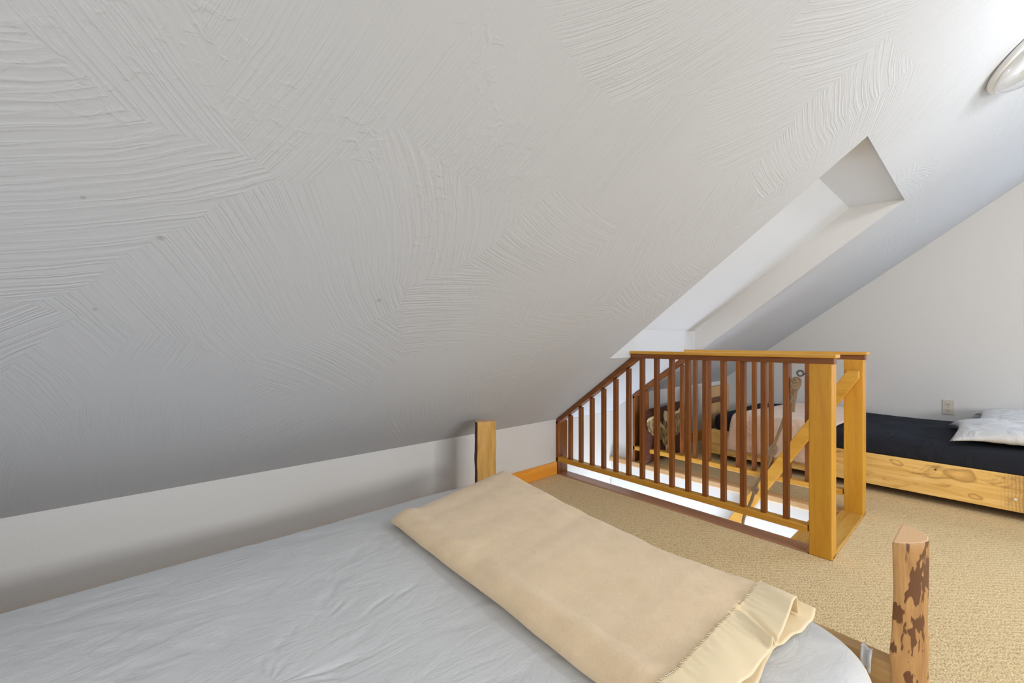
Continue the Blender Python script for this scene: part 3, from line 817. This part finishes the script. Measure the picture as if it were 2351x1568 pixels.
# ------------------------------------------------------------------ framed wooden end panel at the far end of the black bed
cb = thing('headboard', 'small frame-and-panel wooden headboard at the far end of the black bed', 'headboard', (3.88, 1.60, 0))
cx0, cx1, cy0, cy1, ch = 3.635, 4.065, 1.575, 1.605, .565
B(cx0, cx0+.06, cy0, cy1, 0, ch-.07).build('stile', M['panel'], cb, bevel=.004)
B(cx1-.045, cx1, cy0, cy1, 0, ch).build('stile', M['panel'], cb, bevel=.004)
MB().prism([(cx0, cy0-.002, ch-.075), (cx1+.002, cy0-.002, ch-.075), (cx1+.002, cy0-.002, ch+.004), (cx1-.016, cy0-.002, ch+.020), (cx0, cy0-.002, ch+.020)], (0, .034, 0)).build('top_rail', M['panel'], cb, bevel=.003)
B(cx0+.055, cx1-.04, cy0+.004, cy1, ch-.125, ch-.075).build('panel_border', M['dark_wood'], cb, bevel=.002)['label'] = 'dark inner border'
B(cx1-.06, cx1-.045, cy0+.004, cy1, .06, ch-.125).build('panel_border', M['dark_wood'], cb)
B(cx0+.052, cx0+.066, cy0+.004, cy1, .06, ch-.125).build('panel_border', M['dark_wood'], cb)
B(cx0+.066, cx1-.06, cy0+.010, cy1-.004, .06, ch-.125).build('panel', M['panel'], cb, bevel=.002)

# ------------------------------------------------------------------ floor cushion with an eagle print
cu = thing('floor_cushion', 'dark brown floor cushion with an eagle print, leaning on the short knee wall', 'cushion', (3.30, 1.80, 0))
CY = 1.74
def cpt(u, v, s):
    # trapezoid outline: left edge vertical, right edge leans
    xl = 2.95+.01*math.sin(v*3); xr = 3.74-.20*max(0, v-.25)**1.0*.9
    x = xl+(xr-xl)*u; zt_ = .418+.03*u+.012*fbm(u*3, 1)
    z = .012+(zt_-.012)*v
    pr = (max(0, 1-abs(2*u-1)**4))**.5*(max(0, 1-abs(2*v-1)**5))**.5
    y = CY+.055+s*(.012+.045*pr)+.004*fbm(u*4, v*4, s)
    return (x, y, z)
mb = MB()
for s in (-1, 1): mb.grid(26, 20, lambda u, v: cpt(u, v, s))
# rim
rim = [(i/25, 0) for i in range(26)]+[(1, j/19) for j in range(1, 20)]+[(1-i/25, 1) for i in range(1, 26)]+[(0, 1-j/19) for j in range(1, 20)]
vs = [cpt(u, v, -1) for u, v in rim]+[cpt(u, v, 1) for u, v in rim]; n = len(rim)
mb.add(vs, [(i, (i+1) % n, n+(i+1) % n, n+i) for i in range(n-1)])
mb.build('cover', M['cush'], cu, smooth=True)
def patch(name, poly, m_, dy=.0):
    mb_ = MB(); vs = []
    def fy(x, z):
        u = (x-2.95)/.72; v = z/.43
        u = min(.98, max(.02, u)); v = min(.98, max(.02, v))
        pr = (max(0, 1-abs(2*u-1)**4))**.5*(max(0, 1-abs(2*v-1)**5))**.5
        return CY+.055-(.012+.045*pr)-.006-dy
    n = len(poly); cx_ = sum(p[0] for p in poly)/n; cz_ = sum(p[1] for p in poly)/n
    vs = [(cx_, fy(cx_, cz_), cz_)]
    R_ = 6
    for k in range(1, R_+1):
        for (x, z) in poly:
            xx, zz = cx_+(x-cx_)*k/R_, cz_+(z-cz_)*k/R_; vs.append((xx, fy(xx, zz), zz))
    fs = [(0, 1+i, 1+(i+1) % n) for i in range(n)]
    for k in range(R_-1):
        for i in range(n): fs.append((1+k*n+i, 1+(k+1)*n+i, 1+(k+1)*n+(i+1) % n, 1+k*n+(i+1) % n))
    mb_.add(vs, fs)
    o = mb_.build(name, M[m_], cu, smooth=True)
    s_ = o.modifiers.new('solid', 'SOLIDIFY'); s_.thickness = .002
    return o
patch('eagle_body', [(3.165, .335), (3.24, .33), (3.27, .25), (3.29, .17), (3.25, .10), (3.20, .11), (3.15, .16), (3.13, .25)], 'feather')
patch('eagle_wing', [(3.14, .325), (3.05, .385), (2.97, .365), (2.955, .33), (2.98, .27), (3.03, .23), (3.09, .19), (3.15, .18), (3.17, .25)], 'feather')
patch('eagle_wing', [(3.235, .325), (3.32, .375), (3.42, .385), (3.52, .41), (3.55, .36), (3.53, .28), (3.47, .22), (3.38, .185), (3.28, .19), (3.25, .26)], 'feather')
patch('wing_edge', [(2.955, .345), (3.05, .372), (3.06, .392), (2.97, .372)], 'cream', .002)
patch('wing_edge', [(3.33, .362), (3.43, .372), (3.53, .402), (3.52, .425), (3.42, .392), (3.33, .385)], 'cream', .002)
patch('wing_edge', [(3.10, .305), (3.17, .268), (3.175, .285), (3.11, .325)], 'cream', .003)
patch('eagle_head', [(3.21+.042*math.cos(a)+.006*math.sin(a), .368+.043*math.sin(a)) for a in [k*2*PI/14 for k in range(14)]], 'cream', .003)
patch('beak', [(3.245, .375), (3.27, .365), (3.262, .345), (3.245, .352)], 'brass', .004)
patch('talon', [(3.20, .14), (3.225, .13), (3.215, .075), (3.195, .09)], 'cream', .003)

# ------------------------------------------------------------------ outlet on the gable wall
oy0, oy1, oz0, oz1 = .164, .229, .412, .525
ot = thing('wall_outlet', 'ivory duplex power outlet on the gable wall above the black bed', 'outlet', (GX, .197, .41))
B(GX-.006, GX, oy0, oy1, oz0, oz1).build('cover_plate', M['plate'], ot, bevel=.002)
for zc_ in (.492, .446):
    mb = MB(); cy_ = .1965
    pts = []
    for k in range(20):
        a = k*2*PI/20; pts.append((GX-.0085, cy_+.0165*math.cos(a), zc_+max(-.0125, min(.0125, .0165*math.sin(a)))))
    mb.prism(pts, (.004, 0, 0)); r_ = mb.build('socket', M['plate'], ot)
    s_ = MB(); s_.box(GX-.0094, GX-.008, cy_+.0055, cy_+.0080, zc_-.002, zc_+.006); s_.box(GX-.0094, GX-.008, cy_-.0080, cy_-.0055, zc_-.002, zc_+.006)
    s_.box(GX-.0094, GX-.008, cy_-.0025, cy_+.0025, zc_-.0095, zc_-.005)
    r_['_o'] = list(ot['_o']); s_.build('slot', M['slot'], r_)
    r_.children[0].parent = r_
mb = MB(); mb.lathe([(0, 0), (.003, 0), (.003, .001)], 10, Matrix.Translation((GX-.0066, .1965, .469)) @ Matrix.Rotation(PI/2, 4, 'Y')); mb.build('screw', M['steel'], ot)

# ------------------------------------------------------------------ ceiling lamp on the slope (its left part is in frame)
n_ = Vector((0, -.6, -.8))
lc = Vector((2.505, -.135, P1(-.135)))
F = Matrix.Translation(lc) @ n_.to_track_quat('Z', 'Y').to_matrix().to_4x4()
lp = thing('ceiling_lamp', 'round flush glass ceiling lamp on the slope, at the top right', 'ceiling lamp', tuple(lc))
LR = .175
MB().lathe([(0, .001), (LR*.98, .001), (LR, .006), (LR, .018), (LR*.965, .024), (LR*.90, .026), (LR*.86, .012), (LR*.3, .010), (0, .010)], 64, F).build('base_pan', M['enamel'], lp, smooth=True)
prof = [(LR*.955*math.cos(a), .020+.070*math.sin(a)) for a in [k*PI/2/14 for k in range(15)]]
o = MB().lathe(prof, 64, F).build('glass_dome', M['glass'], lp, smooth=True)
s_ = o.modifiers.new('solid', 'SOLIDIFY'); s_.thickness = .003; s_.offset = -1
for (a, sgn) in ((.35, 1), (.35+PI, 1)):
    d = Vector((math.cos(a), math.sin(a), 0))
    mb = MB(); p0 = F @ (d*.018+Vector((0, 0, .035))); p1 = F @ (d*.052+Vector((0, 0, .035)))
    mb.tube([p0, p1], .014, 12); so = mb.build('lamp_socket', M['enamel'], lp, smooth=True)
    mb = MB(); q0 = F @ (d*.052+Vector((0, 0, .035))); q1 = F @ (d*.075+Vector((0, 0, .035))); q2 = F @ (d*.115+Vector((0, 0, .035)))
    mb.tube([q0, F @ (d*.062+Vector((0, 0, .035)))], .013, 12, 0)
    mb.build('bulb_cap', M['brass'], lp, smooth=True)
    mb = MB(); mb.tube([F @ (d*r_+Vector((0, 0, .035))) for r_ in (.062, .068, .080, .100, .118, .128, .132)], lambda u: [.010, .013, .020, .024, .022, .013, .002][min(6, int(round(u*6)))], 14)
    mb.build('bulb', M['glass'], lp, smooth=True)
    mb = MB()
    for k in (-1, 1):
        mb.tube([F @ (d*.064+Vector((0, 0, .035+k*.004))), F @ (d*.112+Vector((0, 0, .035+k*.005)))], .0015, 6)
    mb.build('filament', M['brass'], lp, smooth=True)
# pendant cord and socket, added out of frame above the key light
pd = thing('added_pendant', 'added pendant cord and socket under the ridge, out of frame', 'lamp', (2.05, -.80, 2.2))
MB().tube([(2.05, -.80, P1(-.80)), (2.05, -.80, 2.23)], .004, 8).build('cord', M['enamel'], pd)
MB().tube([(2.05, -.80, 2.23), (2.05, -.80, 2.18)], .02, 12).build('lamp_socket', M['enamel'], pd)

for o in bpy.data.objects:
    if '_o' in o: del o['_o']
